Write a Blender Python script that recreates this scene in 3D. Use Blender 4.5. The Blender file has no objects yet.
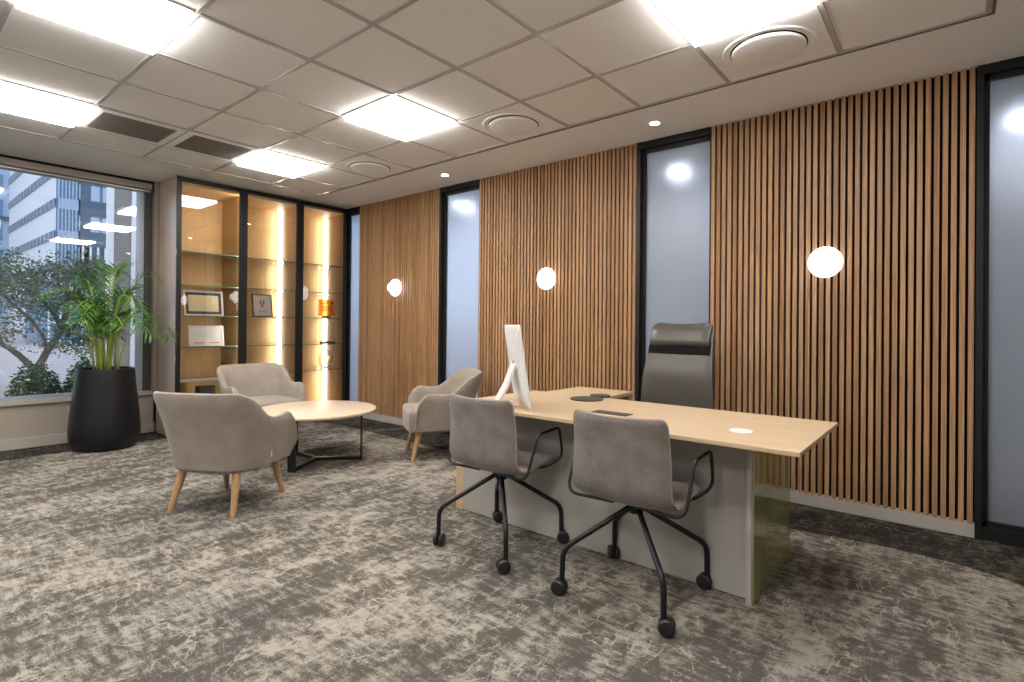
import bpy, bmesh, math, random
from mathutils import Vector, Matrix
random.seed(7)
PI = math.pi
sc = bpy.context.scene
C = sc.collection

# ------------------------------------------------------------------ materials
def mat(name, col, rough=.6, metal=0., spec=.5, emit=None, estr=0., **kw):
    m = bpy.data.materials.new(name); m.use_nodes = True
    b = m.node_tree.nodes['Principled BSDF']
    b.inputs['Base Color'].default_value = (*col, 1)
    b.inputs['Roughness'].default_value = rough
    b.inputs['Metallic'].default_value = metal
    b.inputs['Specular IOR Level'].default_value = spec
    if emit:
        b.inputs['Emission Color'].default_value = (*emit, 1); b.inputs['Emission Strength'].default_value = estr
    for k, v in kw.items():
        b.inputs[k.replace('_', ' ')].default_value = v
    return m
def N(m, t, **kw):
    n = m.node_tree.nodes.new(t)
    for k, v in kw.items(): setattr(n, k, v)
    return n
def L(m, a, b): m.node_tree.links.new(a, b)
def bsdf(m): return m.node_tree.nodes['Principled BSDF']
def ramp(m, fac, stops, interp='LINEAR'):
    r = N(m, 'ShaderNodeValToRGB'); e = r.color_ramp.elements; r.color_ramp.interpolation = interp
    while len(e) < len(stops): e.new(.5)
    for k, (p, c) in enumerate(stops):
        e[k].position = p; e[k].color = (*c, 1)
    if fac is not None: L(m, fac, r.inputs[0])
    return r
def mapping(m, coord='Object', scale=(1, 1, 1), rot=(0, 0, 0)):
    tc = N(m, 'ShaderNodeTexCoord'); mp = N(m, 'ShaderNodeMapping')
    mp.inputs['Scale'].default_value = scale; mp.inputs['Rotation'].default_value = rot
    L(m, tc.outputs[coord], mp.inputs['Vector']); return mp
def noise(m, vec, scale, detail=3, rough=.5, dist=0.):
    n = N(m, 'ShaderNodeTexNoise')
    n.inputs['Scale'].default_value = scale; n.inputs['Detail'].default_value = detail
    n.inputs['Roughness'].default_value = rough; n.inputs['Distortion'].default_value = dist
    L(m, vec.outputs[0], n.inputs['Vector']); return n
def math_(m, op, a, b=None, c=None):
    n = N(m, 'ShaderNodeMath', operation=op)
    for i, v in enumerate((a, b, c)):
        if v is None: continue
        if isinstance(v, (int, float)): n.inputs[i].default_value = v
        else: L(m, v, n.inputs[i])
    return n.outputs[0]
def mixc(m, fac, a, b, blend='MIX'):
    n = N(m, 'ShaderNodeMix', data_type='RGBA', blend_type=blend)
    for s, v in ((n.inputs[0], fac), (n.inputs[6], a), (n.inputs[7], b)):
        if isinstance(v, (int, float)): s.default_value = v
        elif isinstance(v, tuple): s.default_value = (*v, 1)
        else: L(m, v, s)
    return n.outputs[2]
def bump(m, h, strength=.2, dist=.01):
    b = N(m, 'ShaderNodeBump'); b.inputs['Strength'].default_value = strength; b.inputs['Distance'].default_value = dist
    L(m, h, b.inputs['Height']); L(m, b.outputs[0], bsdf(m).inputs['Normal'])

def wood(name, c0, c1, rot=(0, 0, 0), scale=(1, 12, 12), rough=.5, big=1.5, spec=.4):
    m = mat(name, c0, rough, spec=spec)
    mp = mapping(m, 'Object', scale, rot)
    n1 = noise(m, mp, big, 5, .6, .8); n2 = noise(m, mp, big * 7, 3, .6)
    f = math_(m, 'ADD', math_(m, 'MULTIPLY', n1.outputs[0], .7), math_(m, 'MULTIPLY', n2.outputs[0], .3))
    r = ramp(m, f, [(.32, c0), (.68, c1)]); L(m, r.outputs[0], bsdf(m).inputs['Base Color'])
    return m

def fabric(name, c0, c1, scale=260, rough=.95, mottle=9):
    m = mat(name, c0, rough, spec=.15)
    mp = mapping(m)
    n1 = noise(m, mp, scale, 2, .6); n2 = noise(m, mp, mottle, 4, .6)
    f = math_(m, 'ADD', math_(m, 'MULTIPLY', n1.outputs[0], .5), math_(m, 'MULTIPLY', n2.outputs[0], .5))
    r = ramp(m, f, [(.35, c0), (.65, c1)]); L(m, r.outputs[0], bsdf(m).inputs['Base Color'])
    bsdf(m).inputs['Sheen Weight'].default_value = .25
    bump(m, n1.outputs[0], .25, .002)
    return m

def thin_glass(name, tint=(.97, .98, .98), gloss=1.0, rough=0.0, ior=1.5, gcol=(1, 1, 1)):
    m = bpy.data.materials.new(name); m.use_nodes = True
    nt = m.node_tree; nt.nodes.remove(bsdf(m)); out = nt.nodes['Material Output']
    t = N(m, 'ShaderNodeBsdfTransparent'); t.inputs[0].default_value = (*tint, 1)
    g = N(m, 'ShaderNodeBsdfGlossy'); g.inputs['Roughness'].default_value = rough; g.inputs[0].default_value = (*gcol, 1)
    fr = N(m, 'ShaderNodeFresnel'); fr.inputs[0].default_value = ior
    mx = N(m, 'ShaderNodeMixShader')
    L(m, math_(m, 'MULTIPLY', fr.outputs[0], gloss), mx.inputs[0]); L(m, t.outputs[0], mx.inputs[1]); L(m, g.outputs[0], mx.inputs[2])
    L(m, mx.outputs[0], out.inputs[0]); return m

M = {}
M['plaster'] = mat('plaster', (.90, .895, .89), .9, spec=.2)
M['wall_paint'] = mat('wall_paint', (.36, .31, .26), .85, spec=.2)
M['pale_wall'] = mat('pale_wall', (.87, .87, .86), .85, spec=.2)
M['tile'] = mat('ceiling_tile', (.90, .885, .865), .95, spec=.1)
mp = mapping(M['tile']); nn = noise(M['tile'], mp, 180, 2); bump(M['tile'], nn.outputs[0], .08, .002)
M['grid'] = mat('grid_metal', (.50, .475, .45), .22, spec=.5)
M['shadow_grey'] = mat('reveal_shadow', (.12, .11, .10), .8)
M['led'] = mat('led_panel', (1, 1, 1), .5, emit=(1, .97, .935), estr=32)
M['downlight'] = mat('downlight_lamp', (1, 1, 1), .5, emit=(1, .95, .88), estr=60)
M['corridor_lamp'] = mat('corridor_lamp', (1, 1, 1), .5, emit=(.93, .95, 1), estr=95)
M['strip_fill'] = mat('hidden_fill_strip', (1, 1, 1), .5, emit=(1, .95, .88), estr=34)  # for the unseen fill strip added in the left cabinet bay
M['sconce'] = mat('opal_glass', (1, 1, 1), .3, emit=(.96, .98, 1), estr=3.6)
M['strip'] = mat('strip_light', (1, 1, 1), .5, emit=(1, .975, .94), estr=13)
M['black'] = mat('black_metal', (.008, .008, .009), .4, spec=.35)
M['black_frame'] = mat('black_frame', (.010, .010, .010), .45, spec=.3)
M['backing'] = mat('black_backing', (.01, .008, .007), .9, spec=.1)
M['rubber'] = mat('black_plastic', (.013, .013, .014), .45)
M['skirting'] = mat('skirting_paint', (.40, .37, .33), .6, spec=.3)
M['alum'] = mat('window_alum', (.36, .40, .47), .4, metal=.3)
M['dark_alum'] = mat('dark_alum', (.06, .05, .045), .5)
M['blind'] = mat('blind_cassette', (.30, .26, .23), .5)
M['grey_lam'] = mat('grey_laminate', (.37, .35, .315), .55, spec=.4)
M['olive'] = mat('olive_gloss', (.235, .235, .095), .045, spec=.9, IOR=1.9)
M['white_metal'] = mat('white_metal', (.75, .75, .74), .35, spec=.5)
M['silver'] = mat('silver', (.62, .60, .57), .3, metal=.6)
M['screen'] = mat('screen_black', (.01, .01, .012), .08)
M['disc'] = mat('dark_felt', (.06, .05, .04), .8)
M['pot'] = mat('pot_black', (.006, .006, .007), .40, spec=.4)
M['soil'] = mat('soil', (.04, .025, .015), .95)
M['oak'] = wood('desk_oak', (.475, .345, .215), (.575, .435, .285), scale=(1.2, 14, 14), rough=.42)
M['oak_edge'] = wood('oak_edge', (.50, .33, .17), (.60, .42, .24), scale=(3, 3, 20), rough=.5)
M['oak_cab'] = wood('cabinet_oak', (.54, .335, .13), (.66, .44, .20), scale=(14, 14, 1), rough=.55)
M['oak_side'] = wood('cabinet_side_oak', (.50, .38, .30), (.60, .48, .39), scale=(14, 14, 1), rough=.3, spec=.6)
M['table_oak'] = wood('table_oak', (.56, .43, .30), (.66, .54, .40), scale=(1.2, 12, 12), rough=.35)
M['leg_wood'] = wood('leg_wood', (.36, .215, .095), (.47, .29, .14), scale=(16, 16, 2), rough=.45)
M['arm_fabric'] = fabric('armchair_fabric', (.225, .188, .155), (.325, .278, .235))
M['velvet'] = fabric('grey_velvet', (.105, .088, .077), (.232, .200, .178), 300, .9, 9)
M['piping'] = mat('seam', (.33, .28, .25), .9, spec=.2)
M['leather'] = mat('leather', (.070, .062, .052), .36, spec=.5)
mp = mapping(M['leather']); nn = noise(M['leather'], mp, 150, 3); bump(M['leather'], nn.outputs[0], .15, .002)
M['leather_shaded'] = mat('leather_shaded', (.003, .0025, .002), .7, spec=.15)  # shade of the cushion fold put into the colour
M['paper'] = mat('paper', (.72, .70, .66), .7)
M['tan_paper'] = mat('tan_paper', (.62, .52, .33), .7)
M['mat_black'] = mat('mount_black', (.03, .035, .04), .6)
M['red'] = mat('emblem_red', (.60, .10, .05), .6)
M['ochre'] = mat('ochre_ink', (.65, .42, .10), .6)
M['pink'] = mat('pink_ink', (.75, .15, .28), .6)
M['orange'] = mat('orange_acrylic', (1., .34, .05), .35, Transmission_Weight=.6, IOR=1.2)
M['brown_ink'] = mat('brown_ink', (.35, .08, .02), .5)
M['glass_shelf'] = thin_glass('shelf_glass', (.93, .98, .95), 1., .02)
M['glass_edge'] = mat('shelf_glass_edge', (.16, .30, .20), .15, spec=.6)
M['door_glass'] = thin_glass('door_glass', (.99, .985, .97), 1.1)
M['window_glass'] = thin_glass('window_glass', (.96, .97, .98), 1.6)
M['acrylic'] = thin_glass('clear_acrylic', (.96, .97, .97), 1.6, .03)
# satin frosted glass of the wall slots
m = M['frost'] = mat('frosted_glass', (.62, .68, .80), .30, spec=.5, Transmission_Weight=.72, IOR=1.35)
# slats: every slat its own tone plus grain
SP = .0399
m = M['slat'] = mat('slat_oak', (.3, .17, .09), .5, spec=.35)
tc = N(m, 'ShaderNodeTexCoord'); sx = N(m, 'ShaderNodeSeparateXYZ'); L(m, tc.outputs['Object'], sx.inputs[0])
idx = math_(m, 'FLOOR', math_(m, 'DIVIDE', sx.outputs[0], SP))
wn = N(m, 'ShaderNodeTexWhiteNoise', noise_dimensions='1D'); L(m, idx, wn.inputs['W'])
cv = N(m, 'ShaderNodeCombineXYZ'); L(m, math_(m, 'MULTIPLY', sx.outputs[0], 60.), cv.inputs[0]); L(m, math_(m, 'MULTIPLY', wn.outputs[0], 37.), cv.inputs[1]); L(m, math_(m, 'MULTIPLY', sx.outputs[2], 1.6), cv.inputs[2])
ng = noise(m, cv, 1.6, 5, .62, .5)
r1 = ramp(m, wn.outputs[0], [(0, (.31, .160, .075)), (.35, (.385, .212, .105)), (.7, (.46, .265, .135)), (1, (.38, .225, .135))])
r2 = ramp(m, ng.outputs[0], [(.28, (.58, .55, .52)), (.72, (1.28, 1.28, 1.28))])
L(m, mixc(m, 1., r1.outputs[0], r2.outputs[0], 'MULTIPLY'), bsdf(m).inputs['Base Color'])
# vent mesh
m = M['vent'] = mat('vent_grey', (.24, .21, .19), .7)
# carpet
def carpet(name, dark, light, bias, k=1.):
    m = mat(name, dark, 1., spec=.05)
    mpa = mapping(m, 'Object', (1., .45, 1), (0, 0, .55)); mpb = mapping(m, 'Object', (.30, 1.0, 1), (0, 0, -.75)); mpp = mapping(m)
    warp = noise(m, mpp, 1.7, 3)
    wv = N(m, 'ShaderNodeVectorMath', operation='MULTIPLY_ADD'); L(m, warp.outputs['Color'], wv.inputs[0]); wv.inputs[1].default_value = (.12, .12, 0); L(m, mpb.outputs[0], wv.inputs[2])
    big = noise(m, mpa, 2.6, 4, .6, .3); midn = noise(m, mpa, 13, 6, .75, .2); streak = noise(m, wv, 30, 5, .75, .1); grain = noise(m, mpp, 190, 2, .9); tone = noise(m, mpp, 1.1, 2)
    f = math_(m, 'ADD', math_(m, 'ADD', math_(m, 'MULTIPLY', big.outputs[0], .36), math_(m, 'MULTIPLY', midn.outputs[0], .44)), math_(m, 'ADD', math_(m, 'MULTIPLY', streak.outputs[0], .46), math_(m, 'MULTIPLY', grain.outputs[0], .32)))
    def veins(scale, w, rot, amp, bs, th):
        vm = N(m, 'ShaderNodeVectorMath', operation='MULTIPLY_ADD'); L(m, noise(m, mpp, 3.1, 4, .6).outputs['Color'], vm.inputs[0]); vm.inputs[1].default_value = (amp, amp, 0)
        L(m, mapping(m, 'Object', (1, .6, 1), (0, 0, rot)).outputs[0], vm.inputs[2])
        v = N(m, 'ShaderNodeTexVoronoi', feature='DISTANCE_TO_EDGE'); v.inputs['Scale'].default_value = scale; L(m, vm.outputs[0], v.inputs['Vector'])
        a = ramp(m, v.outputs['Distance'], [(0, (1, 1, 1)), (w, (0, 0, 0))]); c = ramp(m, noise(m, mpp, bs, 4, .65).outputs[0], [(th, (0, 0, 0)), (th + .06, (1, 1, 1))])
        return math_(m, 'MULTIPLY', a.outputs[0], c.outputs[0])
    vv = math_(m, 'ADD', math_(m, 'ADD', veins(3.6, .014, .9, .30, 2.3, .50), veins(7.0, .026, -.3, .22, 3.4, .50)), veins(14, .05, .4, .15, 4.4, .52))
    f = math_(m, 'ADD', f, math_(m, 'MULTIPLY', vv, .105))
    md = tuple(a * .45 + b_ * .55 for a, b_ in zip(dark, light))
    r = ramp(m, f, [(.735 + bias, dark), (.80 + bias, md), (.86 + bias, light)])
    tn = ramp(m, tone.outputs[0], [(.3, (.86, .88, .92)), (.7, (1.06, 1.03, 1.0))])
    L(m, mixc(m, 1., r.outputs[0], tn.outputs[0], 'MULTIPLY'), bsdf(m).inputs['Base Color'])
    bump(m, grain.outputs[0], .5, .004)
    return m
M['carpet'] = carpet('carpet', (.092, .083, .070), (.345, .315, .267), .022)
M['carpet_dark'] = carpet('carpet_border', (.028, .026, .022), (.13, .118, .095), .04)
# outdoors
M['leaf'] = mat('palm_leaf', (.07, .20, .018), .45, spec=.4)
mp = mapping(M['leaf']); nn = noise(M['leaf'], mp, 14, 2)
r = ramp(M['leaf'], nn.outputs[0], [(.3, (.022, .085, .012)), (.7, (.085, .22, .028))]); L(M['leaf'], r.outputs[0], bsdf(M['leaf']).inputs['Base Color'])
M['palm_stem'] = mat('palm_stem', (.26, .33, .05), .5)
M['tree_leaf'] = mat('tree_leaf', (.05, .09, .035), .6)
mp = mapping(M['tree_leaf']); nn = noise(M['tree_leaf'], mp, 2.5, 3)
r = ramp(M['tree_leaf'], nn.outputs[0], [(.35, (.075, .115, .06)), (.7, (.19, .27, .14))]); L(M['tree_leaf'], r.outputs[0], bsdf(M['tree_leaf']).inputs['Base Color'])
M['bush_leaf'] = mat('bush_leaf', (.05, .12, .035), .6)
M['bark'] = mat('bark', (.13, .10, .095), .9)
M['pave'] = mat('paving', (.46, .40, .39), .9)
M['facade'] = mat('white_cladding', (.90, .89, .91), .7)
M['band'] = mat('window_band', (.16, .21, .28), .3)
M['teal'] = mat('teal_glazing', (.04, .10, .15), .2, spec=.8)
M['blue'] = mat('blue_glazing', (.16, .28, .42), .2, spec=.8)
M['pale_blue'] = mat('pale_blue_panel', (.42, .52, .66), .4)
M['pillar_grey'] = mat('pillar_stone', (.30, .27, .25), .8)

# ------------------------------------------------------------------ mesh helpers
class MB:
    def __init__(s): s.bm = bmesh.new(); s.mi = 0
    def _f(s, vs, smooth=False):
        try:
            f = s.bm.faces.new(vs); f.material_index = s.mi; f.smooth = smooth; return f
        except ValueError: return None
    def box(s, x0, x1, y0, y1, z0, z1, bev=0., seg=2, M_=None):
        vs = [s.bm.verts.new((x, y, z)) for x in (x0, x1) for y in (y0, y1) for z in (z0, z1)]
        fs = [(0, 1, 3, 2), (4, 6, 7, 5), (0, 4, 5, 1), (2, 3, 7, 6), (0, 2, 6, 4), (1, 5, 7, 3)]
        new = [s._f([vs[i] for i in f]) for f in fs]
        if M_ is not None:
            for v in vs: v.co = M_ @ v.co
        if bev > 0:
            es = list({e for f in new for e in f.edges})
            bmesh.ops.bevel(s.bm, geom=es, offset=bev, segments=seg, profile=.5, affect='EDGES', material=s.mi)
        return s
    def poly(s, pts, smooth=False): return s._f([s.bm.verts.new(p) for p in pts], smooth)
    def prism(s, pts, z0, z1):
        a = [s.bm.verts.new((p[0], p[1], z0)) for p in pts]; b = [s.bm.verts.new((p[0], p[1], z1)) for p in pts]
        n = len(pts); s._f(a[::-1]); s._f(b)
        for i in range(n): s._f([a[i], a[(i + 1) % n], b[(i + 1) % n], b[i]], n > 8)
        return s
    def rings(s, rings, cap=True, closed=True, smooth=True):
        R = [[s.bm.verts.new(p) for p in r] for r in rings]; n = len(R[0])
        for a, b in zip(R, R[1:]):
            for i in range(n if closed else n - 1):
                j = (i + 1) % n; s._f([a[i], a[j], b[j], b[i]], smooth)
        if cap:
            s._f(R[0][::-1], False); s._f(R[-1], False)
        return s
    def lathe(s, prof, c=(0, 0, 0), n=40, axis='z', cap=True):
        rs = []
        for r, h in prof:
            ring = []
            for i in range(n):
                a = 2 * PI * i / n; u, v = r * math.cos(a), r * math.sin(a)
                if axis == 'z': q = (c[0] + u, c[1] + v, c[2] + h)
                elif axis == 'y': q = (c[0] + u, c[1] + h, c[2] - v)
                else: q = (c[0] + h, c[1] + u, c[2] + v)
                ring.append(q)
            rs.append(ring)
        return s.rings(rs, cap)
    def tube(s, pts, r, n=10, closed=False, cap=True):
        P = [Vector(p) for p in pts]; k = len(P); rs = []
        rr = r if isinstance(r, (list, tuple)) else [r] * k
        up = None
        for i in range(k):
            if closed: t = (P[(i + 1) % k] - P[i - 1])
            else: t = P[min(i + 1, k - 1)] - P[max(i - 1, 0)]
            t.normalize()
            if up is None:
                up = Vector((0, 0, 1)) if abs(t.z) < .9 else Vector((1, 0, 0))
            a = up - t * up.dot(t)
            if a.length < 1e-4: a = t.orthogonal()
            a.normalize(); b = t.cross(a); up = a
            rs.append([P[i] + (a * math.cos(2 * PI * j / n) + b * math.sin(2 * PI * j / n)) * rr[i] for j in range(n)])
        if closed:
            R = [[s.bm.verts.new(p) for p in q] for q in rs]
            for i in range(k):
                A, B = R[i], R[(i + 1) % k]
                for j in range(n): s._f([A[j], A[(j + 1) % n], B[(j + 1) % n], B[j]], True)
            return s
        return s.rings(rs, cap)
    def sphere(s, c, r, nu=20, nv=12, sc_=(1, 1, 1)):
        g = bmesh.ops.create_uvsphere(s.bm, u_segments=nu, v_segments=nv, radius=r)
        for v in g['verts']: v.co = Vector((v.co.x * sc_[0] + c[0], v.co.y * sc_[1] + c[1], v.co.z * sc_[2] + c[2]))
        for f in {f for v in g['verts'] for f in v.link_faces}: f.smooth = True; f.material_index = s.mi
        return s
    def build(s, name, mats, parent=None, loc=None, rz=0., sub=0, fixn=True):
        if fixn: bmesh.ops.recalc_face_normals(s.bm, faces=s.bm.faces[:])
        for e in s.bm.edges:
            if len(e.link_faces) == 2 and e.calc_face_angle(0) > math.radians(38): e.smooth = False
        me = bpy.data.meshes.new(name); s.bm.to_mesh(me); s.bm.free()
        for m_ in (mats if isinstance(mats, (list, tuple)) else [mats]):
            me.materials.append(M[m_])
        o = bpy.data.objects.new(name, me); C.objects.link(o)
        if parent: o.parent = parent
        if loc: o.location = loc
        if rz: o.rotation_euler = (0, 0, rz)
        if sub:
            md = o.modifiers.new('sub', 'SUBSURF'); md.levels = sub; md.render_levels = sub
        return o
def tag(o, label=None, cat=None, group=None, kind=None):
    if label: o['label'] = label
    if cat: o['category'] = cat
    if group: o['group'] = group
    if kind: o['kind'] = kind
    return o
def thing(name, label, cat, loc=(0, 0, 0), rz=0., group=None):
    o = bpy.data.objects.new(name, None); C.objects.link(o); o.location = loc; o.rotation_euler = (0, 0, rz)
    o.empty_display_size = .1
    return tag(o, label, cat, group)
def structure(o, label=None, cat=None): return tag(o, label, cat, kind='structure')
def copy_tree(o, parent=None):
    c = o.copy(); C.objects.link(c); c.parent = parent
    for ch in [x for x in o.children]: copy_tree(ch, c)
    return c
def smooth_path(pts, rad, seg=5):
    """round the corners of a polyline"""
    P = [Vector(p) for p in pts]; out = [P[0]]
    for i in range(1, len(P) - 1):
        a, b, c = P[i - 1], P[i], P[i + 1]
        r = rad if not isinstance(rad, (list, tuple)) else rad[i]
        d1 = (a - b); d2 = (c - b); r1 = min(r, d1.length * .49); r2 = min(r, d2.length * .49)
        p, q = b + d1.normalized() * r1, b + d2.normalized() * r2
        for k in range(seg + 1):
            t = k / seg; out.append(p * (1 - t) ** 2 + b * 2 * t * (1 - t) + q * t * t)
    out.append(P[-1]); return out

# ------------------------------------------------------------------ setting
XW, YW, H = -6.79, 4.10, 2.73        # window wall, slat face, ceiling height
XR, YB = 2.6, -3.6                   # unseen right and back walls
GX = [ -2.296 - .6 * i for i in range(-4, 6)]
# carpet: pale field with a rounded edge, dark border around it
bx = [(-6.31, YB), (-6.31, 2.35)]
inner = [(XR, YB), (XR, 2.0)]
edge = [(2.2, 2.25), (1.6, 2.62), (1.1, 2.93), (.7, 3.21), (.45, 3.37), (.256, 3.49), (.18, 3.53), (.096, 3.575), (-.05, 3.60), (-.224, 3.612), (-.45, 3.60), (-.73, 3.56), (-1.2, 3.55), (-2.4, 3.56), (-3.76, 3.58), (-4.43, 3.60), (-5.2, 3.64), (-5.64, 3.64), (-5.95, 3.58), (-6.15, 3.42), (-6.25, 3.2), (-6.31, 2.9), (-6.31, 1.5), (-6.31, YB)]
b = MB(); field = inner[:1] + inner[1:] + edge
b.mi = 0; b.poly([(x, y, 0) for x, y in field])
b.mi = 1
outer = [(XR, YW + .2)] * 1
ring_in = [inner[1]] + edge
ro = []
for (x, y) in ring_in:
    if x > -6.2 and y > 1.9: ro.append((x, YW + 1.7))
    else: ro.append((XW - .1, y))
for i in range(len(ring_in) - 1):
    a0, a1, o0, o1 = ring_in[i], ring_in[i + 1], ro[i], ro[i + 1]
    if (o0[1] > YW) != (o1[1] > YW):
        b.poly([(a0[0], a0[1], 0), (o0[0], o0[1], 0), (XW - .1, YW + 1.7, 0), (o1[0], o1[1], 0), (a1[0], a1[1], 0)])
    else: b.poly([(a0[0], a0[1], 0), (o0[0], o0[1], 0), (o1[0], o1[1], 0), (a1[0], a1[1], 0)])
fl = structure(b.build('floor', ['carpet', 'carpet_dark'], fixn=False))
for p in fl.data.polygons:
    pass
bm = bmesh.new(); bm.from_mesh(fl.data)
for f in bm.faces:
    if f.normal.z < 0: f.normal_flip()
bm.to_mesh(fl.data); bm.free()

# ceiling: plasterboard margin + tile field with T grid
GX0, GX1, GY1 = -5.80, .116, 3.436
xs = [GX0] + [x for x in sorted(-2.296 + .6 * i for i in range(-5, 5)) if GX0 + .05 < x < GX1 - .02] + [GX1]
ys = [YB] + [y for y in (1.644 + .6 * j for j in range(-9, 3)) if y > YB + .05] + [GY1]
b = MB(); b.mi = 0
zt = H
b.box(XW - .12, GX0, YB - .05, YW + 1.7, zt, zt + .12); b.box(GX1, XR + .05, YB - .05, YW + 1.7, zt, zt + .12); b.box(GX0, GX1, GY1, YW + 1.7, zt, zt + .12)
b.mi = 1
b.box(GX0, GX1, YB - .05, GY1, zt + .006, zt + .12)
ceil_o = structure(b.build('ceiling', ['plaster', 'tile']))
b = MB()
for x in xs: b.box(x - .011, x + .011, YB, GY1, zt - .003, zt + .008)
for y in ys: b.box(GX0, GX1, y - .011, y + .011, zt - .0028, zt + .008)
g = b.build('ceiling_grid', 'grid', ceil_o)
b = MB()   # perimeter reveal, its shadow line painted as a dark strip
b.box(GX0 - .004, GX1 + .022, GY1 + .012, GY1 + .024, zt - .006, zt + .005); b.box(GX1 + .012, GX1 + .024, YB, GY1 + .024, zt - .006, zt + .005)
b.build('perimeter_shadow_line', 'shadow_grey', ceil_o)

# LED panels (1.8 m lattice)
def led_panel(i, j, label):
    t = thing('ceiling_light', label, 'ceiling light', (-3.196 + (1.8 if i < 1 else 2.4) * i, .744 + 1.8 * j, zt), 0, 'square light panels in the tile ceiling')
    b = MB(); b.box(-.284, .284, -.284, .284, -.026, .006); b.build('diffuser', 'led', t)  # deepened below the frame so its glowing sides brighten the ceiling
    b = MB()
    for s in (-1, 1):
        b.box(s * .2905 - .0055, s * .2905 + .0055, -.285, .285, -.004, .006); b.box(-.296, .296, s * .2905 - .0055, s * .2905 + .0055, -.004, .006)
    b.build('frame', 'grid', t)
led_panel(-1, 0, 'square white light panel in the ceiling by the window, left of the two dark vents')
led_panel(0, 0, 'large bright ceiling light panel at the top left, cut by the upper frame edge')
led_panel(-1, 1, 'square light panel in the ceiling nearest the glass display cabinet')
led_panel(0, 1, 'square ceiling light panel over the space between the round table and the desk')
led_panel(1, 1, 'square ceiling light panel above the desk beside the large round air diffuser')
for i, j in ((1, 0), (1, -1), (0, -1), (-1, -1)):
    led_panel(i, j, 'square light panel in the tile ceiling on the camera side of the room')

# round diffusers
for x, lab in ((-.796, 'largest looking round ceiling air diffuser, beside the light panel above the desk'), (-2.596, 'round ceiling air diffuser above the middle slatted wall panel'), (-4.396, 'farthest round ceiling air diffuser, near the display cabinet')):
    t = thing('air_diffuser', lab, 'air vent', (x, 3.14, zt), 0, 'round air diffusers along the wall side of the ceiling')
    b = MB(); b.box(-.286, .286, -.284, .284, -.004, .006, .002); b.build('face_plate', 'tile', t)
    b = MB(); b.lathe([(.215, -.004), (.235, -.004), (.228, -.010), (.200, -.006), (.186, .004), (.19, .0055)], n=48, cap=False); b.build('ring', 'tile', t)
    b = MB(); b.lathe([(.192, -.003), (.192, -.005), (.16, -.0055), (.16, -.003)], n=48, cap=False); b.build('slot', 'backing', t)
    b = MB(); b.lathe([(.03, -.004), (.178, -.004), (.186, -.010), (.183, -.022), (.172, -.027), (.03, -.028)], n=48); b.build('disc', 'tile', t)
# dark grilles
for y0, y1, lab in ((1.106, 1.585, 'dark square ceiling grille nearer the light panel by the window'), (1.706, 2.176, 'dark square ceiling grille nearer the display cabinet')):
    t = thing('ceiling_vent', lab, 'air vent', (-5.0, (y0 + y1) / 2, zt), 0, 'dark ceiling grilles')
    h = (y1 - y0) / 2
    b = MB(); b.box(-.228, .228, -h, h, -.004, .005); b.build('mesh_panel', 'vent', t)
    b = MB()
    for k in range(30): x = -.225 + .45 * k / 29; b.box(x - .002, x + .002, -h, h, -.006, -.004)
    b.build('louvre', 'vent', t)
    b = MB()
    for s in (-1, 1):
        b.box(s * .26 - .031, s * .26 + .03, -h, h, -.005, .006); b.box(-.29, .29, min(s * h, s * .289), max(s * h, s * .289), -.005, .006)
    b.build('frame', 'plaster', t)
# downlights
for x, lab in ((-1.746, 'small round downlight in the plaster margin above the middle frosted panel'), (-4.02, 'small round downlight in the plaster margin nearer the display cabinet'), (.53, 'small round downlight above the right hand frosted panel')):
    t = thing('downlight', lab, 'downlight', (x, 3.775, zt), 0, 'recessed downlights in the plaster margin')
    b = MB(); b.lathe([(.034, .002), (.034, -.002), (.046, -.004), (.048, .002)], n=28, cap=False); b.build('trim_ring', 'white_metal', t)
    b = MB(); b.lathe([(.034, -.001), (.0335, -.003), (.001, -.003)], n=28, cap=False); b.build('lamp', 'downlight', t)
    ld = bpy.data.lights.new('spot', 'SPOT'); ld.energy = 10; ld.color = (1, .93, .84); ld.spot_size = 1.6; ld.spot_blend = .8; ld.shadow_soft_size = .03
    lo = bpy.data.objects.new('downlight_beam', ld); C.objects.link(lo); lo.parent = t; lo.location = (0, 0, -.02)

# slat wall backing + skirting + slots
slots = [(-6.30, -5.967), (-4.446, -3.847), (-2.049, -1.441), (.091, .72)]
panels = [(-5.967, -4.446), (-3.847, -2.049), (-1.441, .091), (.72, 2.24)]
b = MB()
segs = [(XW - .12, -6.30)] + panels + [(2.24, XR)]
for a0, a1 in segs: b.box(a0, a1, YW + .031, YW + .09, 0, H + .01)
structure(b.build('wall_right', 'pale_wall'))
plabs = ['narrow-looking slatted oak wall panel nearest the display cabinet, behind the coffee table', 'slatted oak wall panel behind the computer, between two frosted panels', 'slatted oak wall panel behind the right end of the desk', 'slatted oak wall panel beyond the right frosted panel']
for (a0, a1), lab in zip(panels, plabs):
    t = thing('slatted_panel', lab, 'wall panel', (a0, YW, 0), 0, 'vertical oak slat panels on the wall')
    w = a1 - a0
    b = MB(); b.box(0, w, .0235, .03, .08, H); b.build('backing', 'backing', t)
    n = round(w / SP); sp = w / n; b = MB()
    for k in range(n):
        x = k * sp + (sp - .0256) / 2
        b.box(x, x + .0256, 0, .024, .078, H)
    o = b.build('slats', 'slat', t)
    b = MB(); b.box(0, w + (.012 if a1 < 1 else 0), .001, .03, 0, .088, .002, 1)
    structure(b.build('baseboard_right', 'skirting', None, (a0, YW, 0)))
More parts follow.
